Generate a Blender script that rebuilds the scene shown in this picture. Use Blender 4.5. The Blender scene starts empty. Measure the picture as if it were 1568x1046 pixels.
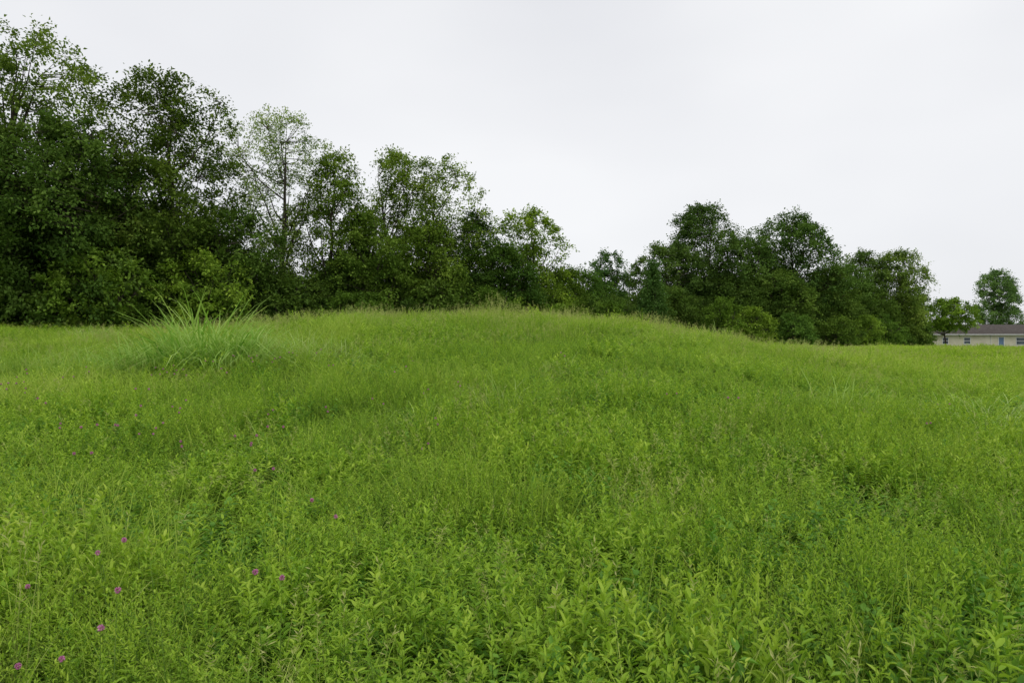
import bpy, math, numpy as np
from mathutils import Vector, Matrix
scene = bpy.context.scene
rng = np.random.default_rng(7)

# ------------------------------------------------------------------ helpers
def vnoise(x, y, scale, seed):
    g = np.random.default_rng(seed).random((128,128))
    u = np.asarray(x)/scale+1000.3; v = np.asarray(y)/scale+1000.7
    i = np.floor(u).astype(int); j = np.floor(v).astype(int)
    fu = u-i; fv = v-j
    fu = fu*fu*(3-2*fu); fv = fv*fv*(3-2*fv)
    a=g[i%128,j%128]; b=g[(i+1)%128,j%128]; c=g[i%128,(j+1)%128]; d=g[(i+1)%128,(j+1)%128]
    return (a*(1-fu)+b*fu)*(1-fv)+(c*(1-fu)+d*fu)*fv
def sstep(a,b,x):
    t=np.clip((x-a)/(b-a),0,1); return t*t*(3-2*t)
def H(x,y):
    x=np.asarray(x,float); y=np.asarray(y,float)
    base = 0.9*sstep(4,46,y)
    base = base - 0.80*sstep(45,115,y)*sstep(18,48,x)
    left = 1.5*sstep(-6,-24,x)*sstep(8,32,y)
    dx = x+0.8
    a = np.where(dx<0,14.5,11.0)
    ry = np.where(y<25, 13.0, 13.0)
    rr = (np.abs(dx)/a)**2.4 + (np.abs(y-25)/ry)**2.1
    m = 1.86*np.exp(-rr)*(1+.09*(vnoise(x,y,3.2,8)-.5))
    micro = 0.06*(vnoise(x,y,2.3,3)-0.5)+0.20*(vnoise(x,y,5.0,4)-0.5)
    return base+left*(1-0.35*np.exp(-rr))+m+micro*sstep(0,4,np.hypot(x,y))

class MB:
    def __init__(s): s.V=[];s.F=[];s.T=[];s.M=[];s.n=0
    def add(s,V,F,T,m):
        V=np.asarray(V,float).reshape(-1,3);F=np.asarray(F,int).reshape(-1,4)
        s.V.append(V);s.F.append(F+s.n);s.n+=len(V)
        T=np.broadcast_to(np.asarray(T,float),(len(F),)) if np.ndim(T)==0 else np.asarray(T,float)
        s.T.append(T);s.M.append(np.full(len(F),m,int))
    def mesh(s,name,mats):
        V=np.concatenate(s.V);F=np.concatenate(s.F);T=np.concatenate(s.T);M=np.concatenate(s.M)
        me=bpy.data.meshes.new(name)
        me.vertices.add(len(V));me.vertices.foreach_set("co",V.ravel().astype(np.float32))
        me.loops.add(len(F)*4);me.loops.foreach_set("vertex_index",F.ravel().astype(np.int32))
        me.polygons.add(len(F));me.polygons.foreach_set("loop_start",(np.arange(len(F))*4).astype(np.int32))
        for m in mats: me.materials.append(m)
        me.polygons.foreach_set("material_index",M.astype(np.int32))
        a=me.attributes.new("lt",'FLOAT','FACE');a.data.foreach_set("value",T.astype(np.float32))
        me.update(calc_edges=True)
        return me

def norm(v): return v/np.maximum(np.linalg.norm(v,axis=-1,keepdims=True),1e-9)

def leaves(mb,P,D,N,L,W,T,m,fold=0.25,droop=0.15,simple=False):
    """leaf blades folded along the midrib"""
    P=np.asarray(P);D=norm(D);S=norm(np.cross(D,N));N=norm(np.cross(S,D))
    L=np.asarray(L).reshape(-1,1)*np.ones((len(P),1));W=np.asarray(W).reshape(-1,1)*np.ones((len(P),1))
    n=len(P)
    tip=P+D*L-N*L*droop
    if simple:
        c=P+D*L*0.45
        V=np.stack([P,c+S*W*.5+N*W*fold,tip,c-S*W*.5+N*W*fold],1)
        F=np.arange(n)[:,None]*4+np.array([[0,1,2,3]])
        mb.add(V,F,T,m);return
    a=P+D*L*0.3;b=P+D*L*0.68-N*L*droop*.45
    V=np.stack([P,a+S*W*.45+N*W*fold,b+S*W*.42+N*W*fold,tip,b-S*W*.42+N*W*fold,a-S*W*.45+N*W*fold],1)
    i=np.arange(n)[:,None]*6
    F=np.concatenate([i+np.array([[0,1,2,3]]),i+np.array([[0,3,4,5]])],1).reshape(-1,4)
    T=np.repeat(np.broadcast_to(T,(n,)),2)
    mb.add(V,F,T,m)

def blades(mb,P,az,L,lean,curve,W,T,m,twist=None,arch=.55):
    n=len(P);s=np.array([0,.3,.6,.82,1.0]);K=5
    L=np.broadcast_to(L,(n,));lean=np.broadcast_to(lean,(n,));curve=np.broadcast_to(curve,(n,));W=np.broadcast_to(W,(n,))
    h=(lean[:,None]*s+curve[:,None]*s**2.2)*L[:,None]
    z=L[:,None]*(s*np.sqrt(np.maximum(0.1,1-lean[:,None]**2))-arch*curve[:,None]*s**3)
    dx=np.cos(az)[:,None];dy=np.sin(az)[:,None]
    C=np.stack([P[:,0:1]+dx*h,P[:,1:2]+dy*h,P[:,2:3]+z],-1)
    tw=az+math.pi/2+(rng.normal(0,.6,n) if twist is None else twist)
    w=(W[:,None]*np.array([.7,1,.85,.5,.06]))*.5
    S=np.stack([np.cos(tw)[:,None]*w,np.sin(tw)[:,None]*w,np.zeros((n,K))],-1)
    V=np.stack([C-S,C+S],2).reshape(n,K*2,3)
    f=np.array([[2*k,2*k+1,2*k+3,2*k+2] for k in range(K-1)])
    F=(np.arange(n)[:,None,None]*(2*K)+f[None]).reshape(-1,4)
    mb.add(V,F,np.repeat(np.broadcast_to(T,(n,)),K-1),m)

def tube(mb,pts,rad,sides,m,T=0.5):
    pts=np.asarray(pts,float);K=len(pts)
    t=norm(np.gradient(pts,axis=0))
    up=np.array([0.,0,1]) if abs(t[0,2])<.9 else np.array([1.,0,0])
    s=norm(np.cross(t,up));b=np.cross(s,t)
    a=np.arange(sides)*2*math.pi/sides
    ring=np.cos(a)[None,:,None]*s[:,None]+np.sin(a)[None,:,None]*b[:,None]
    V=pts[:,None]+ring*np.asarray(rad)[:,None,None]
    F=[]
    for k in range(K-1):
        for i in range(sides):
            j=(i+1)%sides
            F.append((k*sides+i,k*sides+j,(k+1)*sides+j,(k+1)*sides+i))
    mb.add(V,F,T,m)

# ------------------------------------------------------------------ materials
def newmat(name):
    m=bpy.data.materials.new(name);m.use_nodes=True;nt=m.node_tree;nt.nodes.clear()
    return m,nt
def N(nt,t,**k):
    n=nt.nodes.new(t)
    for a,b in k.items(): setattr(n,a,b)
    return n
def ramp(nt,stops):
    r=N(nt,'ShaderNodeValToRGB');cr=r.color_ramp
    while len(cr.elements)<len(stops): cr.elements.new(0.5)
    for e,(p,c) in zip(cr.elements,stops): e.position=p;e.color=(*c,1)
    return r
def foliage_mat(name,stops,trans=0.35,inst=0.0,objcol=False,rough=.5,transmul=(1.1,1.12,.7),spec=.2,cheap=True):
    m,nt=newmat(name);lk=nt.links.new
    at=N(nt,'ShaderNodeAttribute',attribute_name='lt')
    oi=N(nt,'ShaderNodeObjectInfo')
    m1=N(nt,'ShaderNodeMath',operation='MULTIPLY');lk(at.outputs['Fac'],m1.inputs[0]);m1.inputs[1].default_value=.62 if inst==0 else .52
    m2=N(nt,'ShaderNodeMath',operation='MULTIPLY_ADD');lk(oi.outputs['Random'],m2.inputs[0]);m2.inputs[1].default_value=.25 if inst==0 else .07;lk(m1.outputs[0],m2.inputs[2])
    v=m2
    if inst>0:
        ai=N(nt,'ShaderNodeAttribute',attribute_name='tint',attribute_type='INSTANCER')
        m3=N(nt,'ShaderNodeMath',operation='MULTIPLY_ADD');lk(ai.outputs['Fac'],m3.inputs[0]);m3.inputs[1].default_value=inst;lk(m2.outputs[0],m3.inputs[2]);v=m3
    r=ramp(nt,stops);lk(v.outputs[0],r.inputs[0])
    col=r.outputs[0]
    if objcol:
        mx=N(nt,'ShaderNodeMix',data_type='RGBA',blend_type='MULTIPLY');mx.inputs[0].default_value=1
        lk(col,mx.inputs[6]);lk(oi.outputs['Color'],mx.inputs[7]);col=mx.outputs[2]
    if cheap:
        p=N(nt,'ShaderNodeBsdfDiffuse');lk(col,p.inputs['Color'])
    else:
        p=N(nt,'ShaderNodeBsdfPrincipled');lk(col,p.inputs['Base Color']);p.inputs['Roughness'].default_value=rough
        p.inputs['Specular IOR Level'].default_value=spec
    mm=N(nt,'ShaderNodeMix',data_type='RGBA',blend_type='MULTIPLY');mm.inputs[0].default_value=1
    lk(col,mm.inputs[6]);mm.inputs[7].default_value=(*transmul,1)
    tr=N(nt,'ShaderNodeBsdfTranslucent');lk(mm.outputs[2],tr.inputs[0])
    ms=N(nt,'ShaderNodeMixShader');ms.inputs[0].default_value=trans;lk(p.outputs[0],ms.inputs[1]);lk(tr.outputs[0],ms.inputs[2])
    o=N(nt,'ShaderNodeOutputMaterial');lk(ms.outputs[0],o.inputs[0])
    return m
def noisy_mat(name,c1,c2,scale,rough=.9,detail=6,bump=0.0,spec=.2):
    m,nt=newmat(name);lk=nt.links.new
    tc=N(nt,'ShaderNodeTexCoord');no=N(nt,'ShaderNodeTexNoise');no.inputs['Scale'].default_value=scale;no.inputs['Detail'].default_value=detail
    lk(tc.outputs['Object'],no.inputs['Vector'])
    r=ramp(nt,[(.3,c1),(.7,c2)]);lk(no.outputs['Fac'],r.inputs[0])
    p=N(nt,'ShaderNodeBsdfPrincipled');lk(r.outputs[0],p.inputs['Base Color']);p.inputs['Roughness'].default_value=rough;p.inputs['Specular IOR Level'].default_value=spec
    if bump:
        b=N(nt,'ShaderNodeBump');b.inputs['Strength'].default_value=bump;lk(no.outputs['Fac'],b.inputs['Height']);lk(b.outputs[0],p.inputs['Normal'])
    o=N(nt,'ShaderNodeOutputMaterial');lk(p.outputs[0],o.inputs[0])
    return m

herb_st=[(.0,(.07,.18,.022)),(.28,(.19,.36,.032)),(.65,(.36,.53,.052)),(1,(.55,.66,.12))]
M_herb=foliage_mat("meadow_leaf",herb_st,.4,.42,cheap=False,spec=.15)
M_herbf=foliage_mat("meadow_leaf_mid",herb_st,.4,.42)
M_grass=foliage_mat("grass_blade",[(.0,(.13,.25,.035)),(.4,(.28,.43,.055)),(.75,(.43,.55,.10)),(1,(.60,.62,.25))],.35,.42)
M_straw=foliage_mat("seed_head",[(.0,(.22,.30,.07)),(.5,(.40,.45,.14)),(1,(.55,.50,.26))],.3,.3)
M_broad=foliage_mat("broad_leaf",[(.0,(.06,.16,.024)),(.5,(.14,.31,.035)),(1,(.27,.45,.055))],.35,.42,cheap=False,spec=.2)
M_stem=noisy_mat("herb_stem",(.08,.16,.025),(.16,.24,.04),20)
M_pink=foliage_mat("clover_petal",[(.0,(.50,.14,.34)),(.6,(.74,.32,.54)),(1,(.88,.55,.74))],.3,0,transmul=(1,1,1))
M_tree=foliage_mat("tree_leaf",[(.0,(.040,.080,.018)),(.35,(.080,.145,.026)),(.65,(.145,.235,.040)),(1,(.26,.36,.075))],.3,0,objcol=True)
M_bark=noisy_mat("bark",(.03,.025,.018),(.09,.075,.055),3,bump=.5)
M_tall=foliage_mat("tall_grass",[(.0,(.10,.24,.04)),(.4,(.22,.42,.06)),(.75,(.42,.58,.16)),(1,(.62,.68,.38))],.4,0)

# ------------------------------------------------------------------ ground
def axis(n,lim):
    t=np.linspace(-1,1,n); return np.sign(t)*(np.abs(t)**3*lim*0.93+np.abs(t)*lim*0.07)
ax=axis(321,1500.0);ay=axis(321,1500.0)+20
X,Y=np.meshgrid(ax,ay,indexing='ij')
Z=H(X,Y)
V=np.stack([X,Y,Z],-1).reshape(-1,3)
i,j=np.meshgrid(np.arange(320),np.arange(320),indexing='ij')
F=np.stack([i*321+j,(i+1)*321+j,(i+1)*321+j+1,i*321+j+1],-1).reshape(-1,4)
mb=MB();mb.add(V,F,.5,0)
M_ground=noisy_mat("ground_soil_and_thatch",(.03,.07,.010),(.08,.15,.018),1.3)
me=mb.mesh("ground",[M_ground])
me.polygons.foreach_set("use_smooth",np.ones(len(F),bool))
ground=bpy.data.objects.new("ground",me);scene.collection.objects.link(ground)

# ------------------------------------------------------------------ meadow plants (source patches)
def src_coll(name,meshes):
    c=bpy.data.collections.new(name)
    for k,me in enumerate(meshes):
        o=bpy.data.objects.new("%s_%02d"%(name,k),me);c.objects.link(o)
    return c
def disk(n,r):
    a=rng.random(n)*2*math.pi;q=rng.random(n)**.62*r   # slightly thinner towards the rim
    return np.stack([np.cos(a)*q,np.sin(a)*q,np.zeros(n)],1)
def herb(mb,nst,r,hmin,hmax,leafL,leafW,nleaf,up=.7,m=0,simple=False,stemw=.003):
    base=disk(nst,r);az=rng.random(nst)*2*math.pi;L=rng.uniform(hmin,hmax,nst)
    lean=rng.uniform(.02,.42,nst)**1.1;curve=rng.uniform(0,.22,nst)
    blades(mb,base,az,L,lean,curve,stemw*1.6,.35,1)
    for k in range(nst):
        sc=rng.uniform(.7,1.4);s=np.linspace(.2,1,nleaf)+rng.normal(0,.01,nleaf);s=np.clip(s,.05,1)
        h=(lean[k]*s+curve[k]*s**2.2)*L[k];z=L[k]*(s*math.sqrt(1-lean[k]**2)-.55*curve[k]*s**3)
        P=np.stack([base[k,0]+math.cos(az[k])*h,base[k,1]+math.sin(az[k])*h,z],1)
        la=np.arange(nleaf)*2.4+rng.normal(0,.4,nleaf)+k
        el=rng.normal(.35,.3,nleaf)+up*s**2
        D=np.stack([np.cos(la)*np.cos(el),np.sin(la)*np.cos(el),np.sin(el)],1)
        Nn=np.stack([-np.cos(la)*np.sin(el),-np.sin(la)*np.sin(el),np.cos(el)],1)+rng.normal(0,.25,(nleaf,3))
        LL=leafL*sc*rng.uniform(.6,1.25,nleaf)*(1-.45*s**1.5)
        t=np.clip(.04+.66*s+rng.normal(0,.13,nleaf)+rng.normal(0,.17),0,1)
        leaves(mb,P,D,Nn,LL,leafW*sc*rng.uniform(.8,1.2,nleaf)*(1-.35*s),t,m,simple=simple)
def grass(mb,n,r,hmin,hmax,w,m=2,curve=(.1,.7),tmean=.5):
    blades(mb,disk(n,r),rng.random(n)*2*math.pi,rng.uniform(hmin,hmax,n),rng.uniform(0,.4,n),rng.uniform(*curve,n),w*rng.uniform(.6,1.2,n),np.clip(rng.normal(tmean,.25,n),0,1),m)
def seedstem(mb,n,r,hmin,hmax,m=3,w=.003):
    b=disk(n,r);az=rng.random(n)*2*math.pi;L=rng.uniform(hmin,hmax,n);lean=rng.uniform(0,.2,n)
    blades(mb,b,az,L,lean,.05,w,.5,m)
    for k in range(n):
        q=14;s=rng.uniform(.78,1.0,q)
        P=np.stack([b[k,0]+math.cos(az[k])*(lean[k]*s+.05*s**2.2)*L[k],b[k,1]+math.sin(az[k])*(lean[k]*s+.05*s**2.2)*L[k],L[k]*(s*math.sqrt(1-lean[k]**2)-.0275*s**3)],1)
        la=rng.random(q)*6.28;el=rng.uniform(.3,1.1,q)
        D=np.stack([np.cos(la)*np.cos(el),np.sin(la)*np.cos(el),np.sin(el)],1)
        leaves(mb,P,D,rng.normal(0,1,(q,3)),rng.uniform(.02,.04,q)*(1+w*60),.003+w,rng.uniform(.3,1,q),m,simple=True)
pm=[M_herb,M_stem,M_grass,M_straw,M_broad]
pmf=[M_herbf,M_stem,M_grass,M_straw,M_herbf]
PR=.34
near=[]
for k in range(6):   # 0-5 narrow-leaf upright herbs
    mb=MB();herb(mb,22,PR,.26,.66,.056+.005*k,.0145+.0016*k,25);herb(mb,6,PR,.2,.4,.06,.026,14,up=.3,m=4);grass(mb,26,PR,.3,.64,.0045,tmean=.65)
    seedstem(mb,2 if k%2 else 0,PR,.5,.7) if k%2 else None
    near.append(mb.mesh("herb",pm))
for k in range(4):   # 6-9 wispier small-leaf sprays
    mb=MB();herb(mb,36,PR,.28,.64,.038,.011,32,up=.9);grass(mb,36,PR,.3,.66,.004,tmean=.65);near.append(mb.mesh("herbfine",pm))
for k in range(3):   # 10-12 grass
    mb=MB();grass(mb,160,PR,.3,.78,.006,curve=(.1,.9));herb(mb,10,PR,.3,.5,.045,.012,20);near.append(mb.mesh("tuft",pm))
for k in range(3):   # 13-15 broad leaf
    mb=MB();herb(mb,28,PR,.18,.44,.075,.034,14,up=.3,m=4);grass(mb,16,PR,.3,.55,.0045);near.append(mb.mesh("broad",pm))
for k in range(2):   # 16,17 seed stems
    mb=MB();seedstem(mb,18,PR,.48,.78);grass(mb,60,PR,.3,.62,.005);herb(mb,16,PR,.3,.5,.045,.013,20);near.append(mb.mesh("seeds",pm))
far=[]
for k in range(4):   # 18-21 far herb+grass, wide
    mb=MB();herb(mb,60,.6,.26,.56,.07,.030,15,simple=True,stemw=.005);grass(mb,90,.6,.3,.56,.011,tmean=.6);far.append(mb.mesh("farherb",pmf))
for k in range(3):   # 22-24
    mb=MB();grass(mb,200,.6,.3,.62,.012,tmean=.6);herb(mb,26,.6,.28,.5,.07,.030,12,simple=True,stemw=.005);seedstem(mb,12,.55,.5,.66,w=.005);far.append(mb.mesh("fargrass",pmf))
C_meadow=src_coll("meadow_plant",near+far)

def instancer(name,P,R,S,I,T,coll):
    me=bpy.data.meshes.new(name);n=len(P)
    me.vertices.add(n);me.vertices.foreach_set("co",P.astype(np.float32).ravel())
    a=me.attributes.new("rot",'FLOAT_VECTOR','POINT');a.data.foreach_set("vector",R.astype(np.float32).ravel())
    a=me.attributes.new("scl",'FLOAT_VECTOR','POINT');a.data.foreach_set("vector",S.astype(np.float32).ravel())
    a=me.attributes.new("idx",'INT','POINT');a.data.foreach_set("value",I.astype(np.int32))
    a=me.attributes.new("tint",'FLOAT','POINT');a.data.foreach_set("value",T.astype(np.float32))
    me.update()
    o=bpy.data.objects.new(name,me);scene.collection.objects.link(o)
    g=bpy.data.node_groups.new(name+"_scatter",'GeometryNodeTree')
    g.interface.new_socket("Geometry",in_out='INPUT',socket_type='NodeSocketGeometry')
    g.interface.new_socket("Geometry",in_out='OUTPUT',socket_type='NodeSocketGeometry')
    nd=g.nodes;gi=nd.new('NodeGroupInput');go=nd.new('NodeGroupOutput')
    ci=nd.new('GeometryNodeCollectionInfo');ci.inputs['Collection'].default_value=coll
    ci.inputs['Separate Children'].default_value=True;ci.inputs['Reset Children'].default_value=True
    ip=nd.new('GeometryNodeInstanceOnPoints');ip.inputs['Pick Instance'].default_value=True
    def na(nm,dt):
        q=nd.new('GeometryNodeInputNamedAttribute');q.data_type=dt;q.inputs['Name'].default_value=nm;return q.outputs['Attribute']
    L=g.links.new
    L(gi.outputs[0],ip.inputs['Points']);L(ci.outputs[0],ip.inputs['Instance'])
    L(na('idx','INT'),ip.inputs['Instance Index']);L(na('rot','FLOAT_VECTOR'),ip.inputs['Rotation']);L(na('scl','FLOAT_VECTOR'),ip.inputs['Scale'])
    L(ip.outputs[0],go.inputs[0])
    md=o.modifiers.new("scatter",'NODES');md.node_group=g
    return o

EDGE=np.array([(-60,18),(-45,24),(-26,30.5),(-14,38),(-4,44.5),(5,54),(12,63),(20,69),(32,72),(45,83),(56,92),(62,150),(200,170)],float)
def edge_y(x): return np.interp(x,EDGE[:,0],EDGE[:,1])

def ring(r0,r1,azmax,dens):
    A=azmax*(r1*r1-r0*r0);n=int(A*dens)
    k=int(math.sqrt(n))+1
    u,v=np.meshgrid((np.arange(k)+.5)/k,(np.arange(k)+.5)/k);u=u.ravel()+rng.uniform(-.8,.8,k*k)/k;v=v.ravel()+rng.uniform(-.8,.8,k*k)/k
    r=np.sqrt(r0*r0+np.clip(u,0,1)*(r1*r1-r0*r0));a=(v*2-1)*azmax
    return np.stack([np.sin(a)*r,np.cos(a)*r],1)
def tilt_euler(x,y,th,jit=.08):
    e=.3;gx=(H(x+e,y)-H(x-e,y))/(2*e);gy=(H(x,y+e)-H(x,y-e))/(2*e)
    gx=gx+rng.normal(0,jit,len(x));gy=gy+rng.normal(0,jit,len(x))
    out=np.empty((len(x),3));up=Vector((0,0,1))
    for i in range(len(x)):
        q=up.rotation_difference(Vector((-gx[i],-gy[i],1)).normalized())
        out[i]=(q.to_matrix()@Matrix.Rotation(th[i],3,'Z')).to_euler()
    return out
parts=[]
def place(P2,zone):
    x,y=P2[:,0],P2[:,1]
    keep=y<edge_y(x)+3
    keep&=~((x>74.6)&(y>121.0))
    x=x[keep];y=y[keep];n=len(x);r=np.hypot(x,y)
    nA=vnoise(x,y,1.7,11)*.6+vnoise(x,y,.6,12)*.4   # species patches
    nB=vnoise(x,y,3.5,13);nC=vnoise(x,y,1.1,14);nD=vnoise(x,y,8,15)
    u=rng.random(n)
    if zone<3:
        idx=rng.integers(0,6,n)
        idx=np.where(nA>.54,rng.integers(6,10,n),idx)
        pg=.06+.14*sstep(6,18,r)+.5*sstep(.62,.82,nB)
        idx=np.where(u<pg,rng.integers(10,13,n),idx)
        pb=.08+.5*sstep(.3,.8,x/np.maximum(y,.5))*sstep(7,3,r)+.2*sstep(4.0,2,r)
        idx=np.where((rng.random(n)<pb)&(r<14),rng.integers(13,16,n),idx)
        crest=np.exp(-((y-25)/6)**2)*(np.abs(x)<14)
        idx=np.where(rng.random(n)<.03+.45*crest,rng.integers(16,18,n),idx)
    else:
        idx=np.where(u<.6,rng.integers(18,22,n),rng.integers(22,25,n))
    sz=(.66+.50*nC+.26*(nB-.5))*rng.uniform(.78,1.18,n)
    sz*=np.where(rng.random(n)<.06,1.25,1.0)
    sxy=np.array([1.0,1.12,1.45,2.0])[zone]*rng.uniform(.9,1.15,n)
    if zone==3: sz*=.85
    S=np.stack([sxy,sxy,sz],1)
    R=tilt_euler(x,y,rng.random(n)*6.283)
    T=np.clip(.12+.45*nD+.3*nB+.35*(nC-.5)+rng.normal(0,.08,n)-.18*sstep(.35,.8,x/np.maximum(y,.5))*sstep(7,3,r),0,1)
    T=np.where(zone>=2,np.clip(T+.08,0,1),T)
    parts.append((np.stack([x,y,H(x,y)-.02],1),R,S,idx,T))
place(ring(.9,5,1.0,11),0)
place(ring(5,12,.80,8),1)
place(ring(12,33,.76,4.0),2)
place(ring(33,150,.76,1.1),3)
cat=lambda k:np.concatenate([p[k] for p in parts])
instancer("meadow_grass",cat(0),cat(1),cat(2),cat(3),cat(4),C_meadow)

# ------------------------------------------------------------------ red clover flowers
cl=[]
for k in range(3):
    mb=MB();n=2
    b=disk(n,.07);az=rng.random(n)*6.28;L=rng.uniform(.56,.70,n);lean=rng.uniform(.05,.2,n)
    blades(mb,b,az,L,lean,0.02,.004,.4,1)
    for q in range(n):
        c=np.array([b[q,0]+math.cos(az[q])*(lean[q]+.02)*L[q],b[q,1]+math.sin(az[q])*(lean[q]+.02)*L[q],L[q]*(math.sqrt(1-lean[q]**2)-.011)])
        D=norm(rng.normal(0,1,(80,3))+np.array([0,0,.35]));
        leaves(mb,c+D*.003,D,rng.normal(0,1,(80,3)),.0120,.0045,rng.random(80),0,simple=True)
        la=np.arange(6)*2.1;D=np.stack([np.cos(la),np.sin(la),.3+0*la],1)
        leaves(mb,np.repeat((c-[0,0,.015])[None],6,0),D,np.tile([0,0,1.],(6,1)),.03,.014,.5,2)
    cl.append(mb.mesh("clover",[M_pink,M_stem,M_herb]))
C_cl=src_coll("red_clover",cl)
pts=np.concatenate([ring(2.2,14,.75,1.4)]);w=np.exp(-((pts[:,0]+.6*pts[:,1])/(.30*pts[:,1]+.3))**2)*vnoise(pts[:,0],pts[:,1],1.6,33)*1.9+.05
pts=pts[rng.random(len(pts))<w];n=len(pts)
instancer("red_clover",np.stack([pts[:,0],pts[:,1],H(pts[:,0],pts[:,1])],1),np.stack([0*pts[:,0],0*pts[:,0],rng.random(n)*6.28],1),
  np.repeat(rng.uniform(.85,1.05,n)[:,None],3,1),rng.integers(0,3,n),rng.random(n),C_cl)

# ------------------------------------------------------------------ tall grass clumps
def tall_clump(name,cx,cy,rx,ry,n,h0,h1,w,tm,cv=(.15,1.0),arch=.8,powr=1.5):
    mb=MB();P=disk(n,1.0);q=np.hypot(P[:,0],P[:,1]);P[:,0]*=rx;P[:,1]*=ry
    L=(h0+(h1-h0)*(1-q**powr))*rng.uniform(.55,1.2,n)
    az=np.arctan2(P[:,1]/ry,P[:,0]/rx)+rng.normal(0,1.2,n)
    P[:,2]=H(P[:,0]+cx,P[:,1]+cy)-H(cx,cy)-.03
    blades(mb,P,az,L,rng.uniform(.0,.42,n),rng.uniform(*cv,n),w*rng.uniform(.6,1.2,n),np.clip(rng.normal(tm,.24,n),0,1),0,arch=arch)
    o=bpy.data.objects.new(name,mb.mesh(name,[M_tall]));o.location=(cx,cy,float(H(cx,cy)));scene.collection.objects.link(o)
tall_clump("tall_grass_clump",-6.3,14.0,1.05,.8,620,1.3,2.2,.032,.7)
tall_clump("tall_grass_clump",-5.5,13.7,.9,.6,280,.9,1.6,.026,.9)
tall_clump("tall_grass_clump",-7.2,13.9,.9,.6,240,.9,1.6,.026,.8)
tall_clump("tall_grass_clump",-4.7,14.5,1.5,1.0,600,.7,1.2,.014,1.0)
tall_clump("tall_grass_clump",-8.4,14.8,1.6,1.0,500,.7,1.15,.015,.95)
tall_clump("tall_grass_clump",-11.2,16,2.6,1.5,800,.6,.95,.013,.9)
for (x,y,r,h) in [(-.2,10.0,.5,.95),(1.0,13,.4,.75),(5.2,10.5,.8,.95),(6.3,9.2,.7,.9),(-2.0,22,.9,.8),(4.6,18,.5,.7),(-9.6,26,1.0,1.05),(7.4,25,.9,1.0),(5.0,6.6,.5,.8),(-4.6,21,.8,.85),(-1.2,9.2,.35,.8),(7.6,11,.9,.9),(6.0,7.4,.6,.8),(-13.5,22,1.2,.9),(2.4,26,.8,.85),(8.8,21,.8,.85),(-2.6,7.5,.3,.7),(-5.6,25,.8,1.0),(5.2,24,.6,.85),(-3.4,27,.5,1.1),(10.3,24,.7,.85),(-16,26,1.3,1.0)]:
    tall_clump("tall_grass_clump",x,y,r,r*.7,int(200*r),h*.6,h*1.25,.012,.98)

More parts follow.
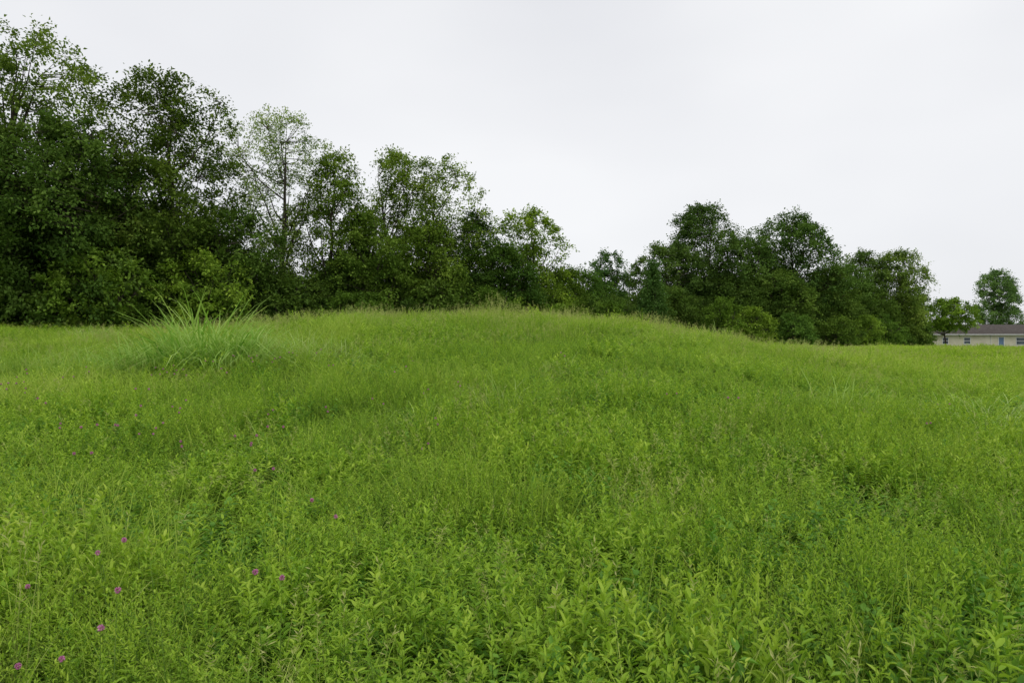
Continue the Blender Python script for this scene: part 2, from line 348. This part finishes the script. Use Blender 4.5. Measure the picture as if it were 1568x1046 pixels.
# ------------------------------------------------------------------ trees
def tree_mesh(name,Ht,W,zb,ncl,lpc,ll,seed,cr=.85,shape='round',fill=.4,flat=.75,lobes=.3,trunks=1,hole=.2):
    g=np.random.default_rng(seed);mb=MB()
    nodes=[]
    ph=g.random(6)*6.28
    def env(t,a):
        if shape=='cone': r=np.clip(1.05-t,0.04,1)**.8*np.clip(.55+t*3,0,1)
        elif shape=='vase': r=np.where(t>.62,np.clip(1-(np.abs(t-.62)/.40)**2.4,0,1)**.5,.35+.65*np.clip(t,0,.62)/.62)
        else: r=np.where(t>.45,np.clip(1-(np.abs(t-.45)/.58)**2.3,0,1)**.5,.78+.22*np.clip(t,0,.45)/.45)
        l=1+lobes*(np.sin(2*a+ph[0]+4*t)+.7*np.sin(3*a+ph[1]-7*t)+.6*np.sin(5*a+ph[2]+11*t))*.6
        return W/2*r*l
    for tk in range(trunks):
        lean=g.normal(0,.04,2)*Ht+(g.normal(0,W*.12,2) if trunks>1 else 0)
        K=9;s=np.linspace(0,1,K);hh=Ht*(.84 if tk==0 else g.uniform(.65,.8))
        tp=np.stack([lean[0]*s+np.cumsum(g.normal(0,.012*Ht,K))*s,lean[1]*s+np.cumsum(g.normal(0,.012*Ht,K))*s,hh*s],1)
        r0=Ht*.015/math.sqrt(trunks);tr=r0*(1-s)**.9+.018;tr[0]*=1.35
        tube(mb,tp,tr,8,1)
        tp_f=np.stack([np.interp(np.linspace(0,1,40),s,tp[:,c]) for c in range(3)],1)
        nodes.append(tp_f[int(40*max(.15,zb*.7)):])
        nl=int(15/trunks)+3
        for q in range(nl):
            s0=g.uniform(max(.12,zb*.8),.85);p0=np.array([np.interp(s0,s,tp[:,c]) for c in range(3)])
            a=q*2.4+g.normal(0,.4);ztar=min(p0[2]+g.uniform(.12,.34)*Ht,.88*Ht)
            t=np.clip((ztar/Ht-zb)/(1-zb),0,.97);rr=float(env(np.array(t),a))*g.uniform(.45,.75)
            p1=np.array([math.cos(a)*rr,math.sin(a)*rr,ztar])
            u=np.linspace(0,1,8)[:,None]
            mid=(p0+p1)/2+np.array([math.cos(a)*rr*.15,math.sin(a)*rr*.15,-.05*Ht*g.uniform(-.2,1)])+g.normal(0,.12,3)
            pl=(1-u)**2*p0+2*u*(1-u)*mid+u*u*p1+g.normal(0,.08,(8,3))*u*(1-u)*2
            rad=np.interp(s0,s,tr)*.5*(1-u[:,0])**.9+.012
            tube(mb,pl,rad,5,1);nodes.append(np.concatenate([pl,(pl[1:]+pl[:-1])/2]))
    nodes=np.concatenate(nodes)
    m=ncl*4;t=g.random(m);a=g.random(m)*6.283
    e=env(t,a);keep=g.random(m)<(.25+.75*e/(W/2*1.2));t=t[keep][:ncl];a=a[keep][:ncl];m=len(t)
    rf=np.where(g.random(m)<fill,g.uniform(.1,.75,m),g.uniform(.75,1.02,m))
    R=np.maximum(env(t,a)-cr*.35,.1)*rf;z=Ht*(zb+(1-zb)*t)-cr*.35*t
    C=np.stack([np.cos(a)*R,np.sin(a)*R,z],1)
    hx=vnoise(C[:,0]+seed*3.1,C[:,2]+C[:,1]*.7,1.6,seed+50);ok=hx>hole;C=C[ok];rf=rf[ok];n=len(C)
    big=vnoise(C[:,0]+seed,C[:,2]*1.3+C[:,1],2.2,seed+9)
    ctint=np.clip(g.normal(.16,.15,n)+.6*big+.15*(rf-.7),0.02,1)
    csz=cr*g.uniform(.6,1.3,n)
    AP=[];AD=[];AN=[];AT=[]
    for k in range(n):
        d=nodes-C[k];dist=np.linalg.norm(d,axis=1)+np.maximum(d[:,2],0)*1.5
        b=nodes[np.argmin(dist)]
        u=np.linspace(0,1,4)[:,None];mid=(b+C[k])/2+np.array([0,0,-.08])+g.normal(0,.1,3)
        pl=(1-u)**2*b+2*u*(1-u)*mid+u*u*C[k]
        tube(mb,pl,np.array([.020,.014,.010,.006])*(Ht/13)**.5,3,1)
        out=norm(C[k]-b+np.array([0,0,.25]))
        ns=6
        for q in range(ns):
            sd=norm(out*.7+g.normal(0,.8,3)*np.array([1,1,.8]));sl=csz[k]*g.uniform(.5,1.25)
            m=int(lpc/ns);u=g.random(m)**.8
            P=C[k]-out*csz[k]*.3+sd*sl*u[:,None]+np.array([0,0,-.25])*sl*(u**2)[:,None]+g.normal(0,1,(m,3))*np.array([.17,.17,.17*flat])*csz[k]
            D=sd+g.normal(0,.75,(m,3));D[:,2]-=.25
            AP.append(P);AD.append(D);AN.append(np.array([0,0,1.])+g.normal(0,.5,(m,3)));AT.append(np.clip(ctint[k]+g.normal(0,.15,m),0,1))
    P=np.concatenate(AP);D=np.concatenate(AD);Nn=np.concatenate(AN);T=np.concatenate(AT)
    P[:,2]=np.maximum(P[:,2],.1)
    L=ll*g.uniform(.6,1.3,len(P))
    leaves(mb,P,D,Nn,L,L*.6,T,0,fold=.15,droop=.15,simple=True)
    return mb.mesh(name,[M_tree,M_bark])
def tree(x,y,Ht,W,zb=.1,ncl=300,lpc=90,ll=.18,col=(1,1,1),name="deciduous_tree",**k):
    me=tree_mesh(name,Ht,W*1.15,zb,ncl,lpc,ll,seed=int(abs(x*31+y*17))%997+1,**k)
    o=bpy.data.objects.new(name,me);o.location=(x,y,float(H(x,y))-.05);o.color=(*col,1)
    o.rotation_euler[2]=(x*7.3)%6.28
    scene.collection.objects.link(o);return o
# near wood on the left
tree(-25.0,34,15.6,7.0,.35,330,84,.18,(1.25,1.15,1.1),lobes=.4,hole=.22)
tree(-27.5,31,10.5,8,.03,400,84,.19,(.9,.9,.95))
tree(-21.8,33,10.7,7.5,.03,400,84,.19,(.8,.85,.9))
tree(-19.0,38,14.8,6.8,.12,440,84,.18,(1.3,1.15,1.0),lobes=.35,hole=.2)
tree(-20.3,35.5,9.6,6,.03,280,84,.19,(1.0,.95,.9))
tree(-16.6,39,7.8,6,.03,280,84,.19,(.8,.85,.85))
tree(-15.3,44,15.0,6.4,.22,400,56,.14,(2.3,1.9,2.9),shape='vase',flat=.35,lobes=.35,cr=.8)
tree(-11.5,44,12.9,4.8,.06,330,84,.17,(1.35,1.25,1.0),lobes=.35,hole=.22)
tree(-9.2,43,8.8,5.5,.02,300,84,.19,(1.0,1.0,.85))
tree(-8.0,47.5,14.5,4.8,.12,290,66,.17,(1.7,1.5,1.2),lobes=.45,hole=.22)
tree(-5.2,48.5,14.0,5.6,.15,300,66,.17,(1.7,1.5,1.3),lobes=.5,shape='vase')
tree(-5.8,46.5,9.4,5.2,.02,300,84,.19,(1.2,1.15,.9))
tree(-2.8,50,10.6,5.4,.03,350,84,.19,(.9,.95,.9),hole=.2)
tree(-.6,51,8.4,4.6,.03,260,84,.19,(.8,.9,.9))
tree(1.7,55,11.8,5.4,.08,270,80,.2,(2.3,2.0,1.3),lobes=.4)
tree(4.0,58,7.4,5.0,.03,240,84,.2,(1.4,1.3,1.0))
tree(6.6,65,8.2,5.4,.03,240,84,.21,(1.0,1.1,1.0))
tree(11.6,80,11.8,5.8,.1,240,84,.24,(.7,.85,1.2))
tree(9.5,72,7.2,5.6,.03,200,84,.23,(.9,1.0,1.0))
tree(13.6,66,9.0,4.2,.02,300,84,.18,(.7,.85,1.1),name="cedar_tree",shape='cone',lobes=.15)
tree(16.8,74,11.8,7,.04,320,84,.23,(1.0,1.0,1.2))  # far trees: distance haze painted into the leaf tint, bluer and paler
tree(21.6,77,16.5,9.2,.05,560,90,.24,(1.05,1.05,1.25),lobes=.22,cr=1.1,hole=.15)
tree(26.8,77,13.4,8,.03,380,90,.24,(1.0,1.05,1.2),lobes=.25,cr=1.1)
tree(31.6,78,15.8,9.6,.03,580,90,.24,(1.05,1.1,1.3),lobes=.20,cr=1.1,hole=.15)
tree(35.6,77,9.8,6,.03,280,84,.23,(1.1,1.05,1.1))
tree(42.2,88,11.6,8,.03,340,84,.26,(1.1,1.15,1.3),cr=1.0)
tree(47.6,93,14.0,7.5,.1,330,80,.26,(1.6,1.45,1.7),lobes=.35,cr=1.0)
tree(52.0,92,14.0,7.6,.06,400,80,.26,(1.7,1.5,1.6),lobes=.3,cr=1.0)
tree(55.5,97,8.8,6,.03,240,84,.26,(1.1,1.15,1.1),cr=1.0)
tree(70.0,110,8.6,7.4,.42,260,84,.25,(2.3,2.1,1.5),lobes=.3,cr=.75)
tree(108,152,17.8,9,.1,420,84,.34,(1.5,1.5,2.4),cr=1.3)  # strong blue in the tint imitates haze at this distance
tree(122,150,14,10,.1,300,84,.34,(1.5,1.5,2.4),cr=1.3)
# separate shrubs standing out of the wood edge
for (x,y,h,w_,c) in [(20.4,66,5.4,3.6,(1.5,1.45,1.1)),(23.8,67.5,4.4,4.0,(1.8,1.65,1.2)),(28.8,69.5,4.0,4.2,(1.2,1.3,1.3)),(34.5,72,3.8,4.6,(1.5,1.4,1.2)),(39,76.5,4.4,5,(1.7,1.6,1.2)),(44.5,81,4.6,4.5,(1.3,1.35,1.2)),
                     (-15.8,35.5,4.6,4.6,(1.7,1.6,1.1)),(-19.6,32.6,4.2,4.4,(1.3,1.3,1.0)),(-9,40.5,3.6,4,(1.3,1.3,1.0)),(-1.6,45.5,4.4,4.0,(1.3,1.3,1.0)),(3.2,51,3.8,4.4,(1.6,1.55,1.1)),(8.6,58,4.4,4.2,(1.3,1.3,1.0))]:
    tree(x,y,h,w_,.0,130,80,.19,c,name="edge_shrub",cr=.65,trunks=3,lobes=.25)
# woodland behind and undergrowth along the edge
gen=[tree_mesh("w%d"%k,9.0,7.0,.03,260,72,.23,900+k,cr=1.0) for k in range(4)]
C_w=src_coll("woodland_tree",gen)
ex=np.array([-60,-45,-26,-14,-4,5,12,20,32,45,56,60,100,200.]);eh=np.array([13,13,9.3,6.2,7.2,5.6,6.0,8.6,10.2,8.6,6.6,7,9,9.])
ps=[];ss=[]
for x in np.arange(-58,57,2.3):
    for k in range(3):
        xx=x+rng.normal(0,.8);yy=float(np.interp(xx,[-60,-45,-26,-14,-4,5,12,20,32,45,57],[18,24,30.5,38,44.5,54,63,69,72,83,93]))+3.5+k*4.5+rng.normal(0,.8)
        h=float(np.interp(xx,ex,eh))*rng.uniform(.62,1.0);ps.append((xx,yy));ss.append(h/9.0)
for x in np.arange(70,190,6.):
    ps.append((x,178+rng.normal(0,4)));ss.append(rng.uniform(.55,.8))
ps=np.array(ps);ss=np.array(ss);n=len(ps)
instancer("woodland",np.stack([ps[:,0],ps[:,1],H(ps[:,0],ps[:,1])-.1],1),np.stack([0*ss,0*ss,rng.random(n)*6.28],1),
   np.stack([ss*1.05,ss*1.05,ss],1),rng.integers(0,4,n),rng.random(n),C_w)
shr=[tree_mesh("s%d"%k,3.2,3.4,0.0,100,72,.16,700+k,cr=.55,trunks=3,lobes=.3) for k in range(4)]
C_s=src_coll("undergrowth_shrub",shr)
ps=[];ss=[]
for x in np.arange(-58,57,.9):
    for k in range(2):
        xx=x+rng.normal(0,.4);yy=float(edge_y(xx))+.6+k*1.9+rng.normal(0,.7)
        ps.append((xx,yy));ss.append(rng.uniform(.35,1.0) if k==0 else rng.uniform(.7,1.5))
for (x,y,s) in [(58,98,1.0),(60,101,.9),(62.0,104,.8),(57,95,1.2)]: ps.append((x,y));ss.append(s)
ps=np.array(ps);ss=np.array(ss);n=len(ps)
instancer("undergrowth",np.stack([ps[:,0],ps[:,1],H(ps[:,0],ps[:,1])-.1],1),np.stack([0*ss,0*ss,rng.random(n)*6.28],1),
   np.stack([ss,ss,ss*rng.uniform(.8,1.2,n)],1),rng.integers(0,4,n),rng.random(n),C_s)

# ------------------------------------------------------------------ house
def box(name,x0,x1,y0,y1,z0,z1,mat,par,bev=0):
    me=bpy.data.meshes.new(name)
    v=[(x,y,z) for x in(x0,x1) for y in(y0,y1) for z in(z0,z1)]
    me.from_pydata(v,[],[(0,1,3,2),(4,6,7,5),(0,4,5,1),(2,3,7,6),(0,2,6,4),(1,5,7,3)]);me.materials.append(mat);me.update()
    o=bpy.data.objects.new(name,me);scene.collection.objects.link(o);o.parent=par;return o
def siding():
    m,nt=newmat("cream_siding");lk=nt.links.new
    tc=N(nt,'ShaderNodeTexCoord');w=N(nt,'ShaderNodeTexWave',bands_direction='Z',wave_profile='SAW');w.inputs['Scale'].default_value=1.3
    lk(tc.outputs['Object'],w.inputs['Vector']);no=N(nt,'ShaderNodeTexNoise');no.inputs['Scale'].default_value=.8;lk(tc.outputs['Object'],no.inputs['Vector'])
    r=ramp(nt,[(.3,(.52,.48,.36)),(.7,(.62,.58,.45))]);lk(no.outputs[0],r.inputs[0])
    b=N(nt,'ShaderNodeBump');b.inputs['Strength'].default_value=.6;b.inputs['Distance'].default_value=.03;lk(w.outputs['Fac'],b.inputs['Height'])
    p=N(nt,'ShaderNodeBsdfPrincipled');p.inputs['Roughness'].default_value=.7;lk(r.outputs[0],p.inputs['Base Color']);lk(b.outputs[0],p.inputs['Normal'])
    o=N(nt,'ShaderNodeOutputMaterial');lk(p.outputs[0],o.inputs[0]);return m
M_sid=siding();M_roof=noisy_mat("asphalt_shingle",(.06,.05,.045),(.10,.085,.075),2.5,bump=.3)
M_white=noisy_mat("white_trim",(.6,.6,.6),(.7,.7,.69),2,rough=.5);M_glass=noisy_mat("window_glass",(.03,.04,.05),(.08,.10,.12),.5,rough=.1,spec=.5)
M_conc=noisy_mat("foundation_block",(.22,.21,.2),(.3,.29,.27),3);M_door=noisy_mat("blue_door",(.10,.16,.25),(.13,.2,.3),2,rough=.5);M_metal=noisy_mat("ac_metal",(.3,.31,.3),(.4,.4,.4),5,rough=.5)
hz=.12
house=bpy.data.objects.new("ranch_house",None);house.location=(76.0,124,hz);scene.collection.objects.link(house)
LX=28.;DY=8.6;WZ=2.85
box("foundation",0.04,LX-.04,.04,DY-.04,-.6,.3,M_conc,house)
box("walls",0,LX,0,DY,.3,WZ,M_sid,house)
mb=MB();oh=.5;rz=WZ+1.8;t=.16
for (ya,yb) in ((-oh,DY/2),(DY+oh,DY/2)):
    za=WZ-.05;V=[(-oh,ya,za),(LX+oh,ya,za),(LX+oh,yb,rz),(-oh,yb,rz),(-oh,ya,za+t),(LX+oh,ya,za+t),(LX+oh,yb,rz+t),(-oh,yb,rz+t)]
    mb.add(V,[(0,1,2,3),(4,5,6,7),(0,1,5,4),(0,3,7,4),(1,2,6,5)],.5,0)
o=bpy.data.objects.new("roof",mb.mesh("roof",[M_roof]));scene.collection.objects.link(o);o.parent=house
for nm,xx in (("gable_end_west",.02),("gable_end_east",LX-.02)):
    me=bpy.data.meshes.new(nm);me.from_pydata([(xx,0,WZ),(xx,DY,WZ),(xx,DY/2,rz-.05)],[],[(0,1,2)]);me.materials.append(M_sid)
    o=bpy.data.objects.new(nm,me);scene.collection.objects.link(o);o.parent=house
box("gutter",-oh,LX+oh,-oh-.12,-oh-.004,WZ-.04,WZ+.1,M_white,house)
for k,xx in enumerate((.12,10.9,LX-.2)): box("downspout_%d"%k,xx,xx+.09,-.1,-.004,.1,WZ-.05,M_white,house)
def window(k,x,w,z0,z1,m=M_glass):
    box("window_glass_%d"%k,x,x+w,-.02,-.003,z0,z1,m,house)
    f=.09
    box("window_frame_l_%d"%k,x-f,x-.001,-.06,-.004,z0-f,z1+f,M_white,house);box("window_frame_r_%d"%k,x+w+.001,x+w+f,-.06,-.004,z0-f,z1+f,M_white,house)
    box("window_frame_t_%d"%k,x,x+w,-.06,-.004,z1+.001,z1+f,M_white,house);box("window_frame_b_%d"%k,x,x+w,-.06,-.004,z0-f,z0-.001,M_white,house)
    box("window_bar_%d"%k,x,x+w,-.05,-.022,(z0+z1)/2-.03,(z0+z1)/2+.03,M_white,house)
for k,(x,w,a,b) in enumerate([(2.2,1.0,1.2,2.3),(6.1,1.1,1.2,2.3),(15.6,1.8,1.1,2.3),(20.5,1.1,1.2,2.3),(24.6,1.1,1.2,2.3)]): window(k,x,w,a,b)
box("back_door",12.4,13.3,-.05,-.003,.3,2.35,M_door,house)
box("door_frame",12.28,12.399,-.07,-.004,.3,2.47,M_white,house);box("door_frame_r",13.301,13.42,-.07,-.004,.3,2.47,M_white,house);box("door_step",12.2,13.5,-1.0,-.07,-.4,.28,M_conc,house)
box("air_conditioner_body",8.4,9.2,-1.2,-.4,-.1,.85,M_metal,house);box("air_conditioner_top",8.5,9.1,-1.1,-.5,.852,.92,M_roof,house)

# ------------------------------------------------------------------ sky, sun, camera
w=bpy.data.worlds.new("World");scene.world=w;w.use_nodes=True;nt=w.node_tree;nt.nodes.clear();lk=nt.links.new
sky=N(nt,'ShaderNodeTexSky');sky.sky_type='NISHITA';sky.sun_disc=False;sky.sun_elevation=math.radians(58);sky.sun_rotation=math.radians(150)
tc=N(nt,'ShaderNodeTexCoord');mp=N(nt,'ShaderNodeMapping');mp.inputs['Scale'].default_value=(1,1,2.2);lk(tc.outputs['Generated'],mp.inputs[0])
no=N(nt,'ShaderNodeTexNoise');no.inputs['Scale'].default_value=1.5;no.inputs['Detail'].default_value=3;no.inputs['Roughness'].default_value=.45;lk(mp.outputs[0],no.inputs['Vector'])
r=ramp(nt,[(.3,(.78,.79,.83)),(.7,(.97,.975,.99))]);lk(no.outputs['Fac'],r.inputs[0])
sc=N(nt,'ShaderNodeMix',data_type='RGBA',blend_type='MULTIPLY');sc.inputs[0].default_value=1;lk(r.outputs[0],sc.inputs[6]);sc.inputs[7].default_value=(10,10,10,1);sc.clamp_result=False
mx=N(nt,'ShaderNodeMix',data_type='RGBA');mx.inputs[0].default_value=.93;lk(sky.outputs[0],mx.inputs[6]);lk(sc.outputs[2],mx.inputs[7])
bg=N(nt,'ShaderNodeBackground');bg.inputs[1].default_value=.1;lk(mx.outputs[2],bg.inputs[0])
wo=N(nt,'ShaderNodeOutputWorld');lk(bg.outputs[0],wo.inputs[0])
sl=bpy.data.lights.new("sun",'SUN');sl.energy=1.2;sl.angle=math.radians(35);sl.color=(1,.97,.92)
so=bpy.data.objects.new("sun",sl);scene.collection.objects.link(so)
el=math.radians(58);azs=math.radians(150)
d=Vector((math.sin(azs)*math.cos(el),math.cos(azs)*math.cos(el),math.sin(el)))
so.rotation_euler=d.to_track_quat('Z','Y').to_euler()
cam=bpy.data.cameras.new("camera");cam.lens=24;cam.sensor_width=36;cam.clip_end=4000;cam.clip_start=.05
co=bpy.data.objects.new("camera",cam);co.location=(0,0,1.75);co.rotation_euler=(math.radians(90),0,0);scene.collection.objects.link(co);scene.camera=co
scene.view_settings.view_transform='Standard';scene.view_settings.look='None';scene.view_settings.exposure=0
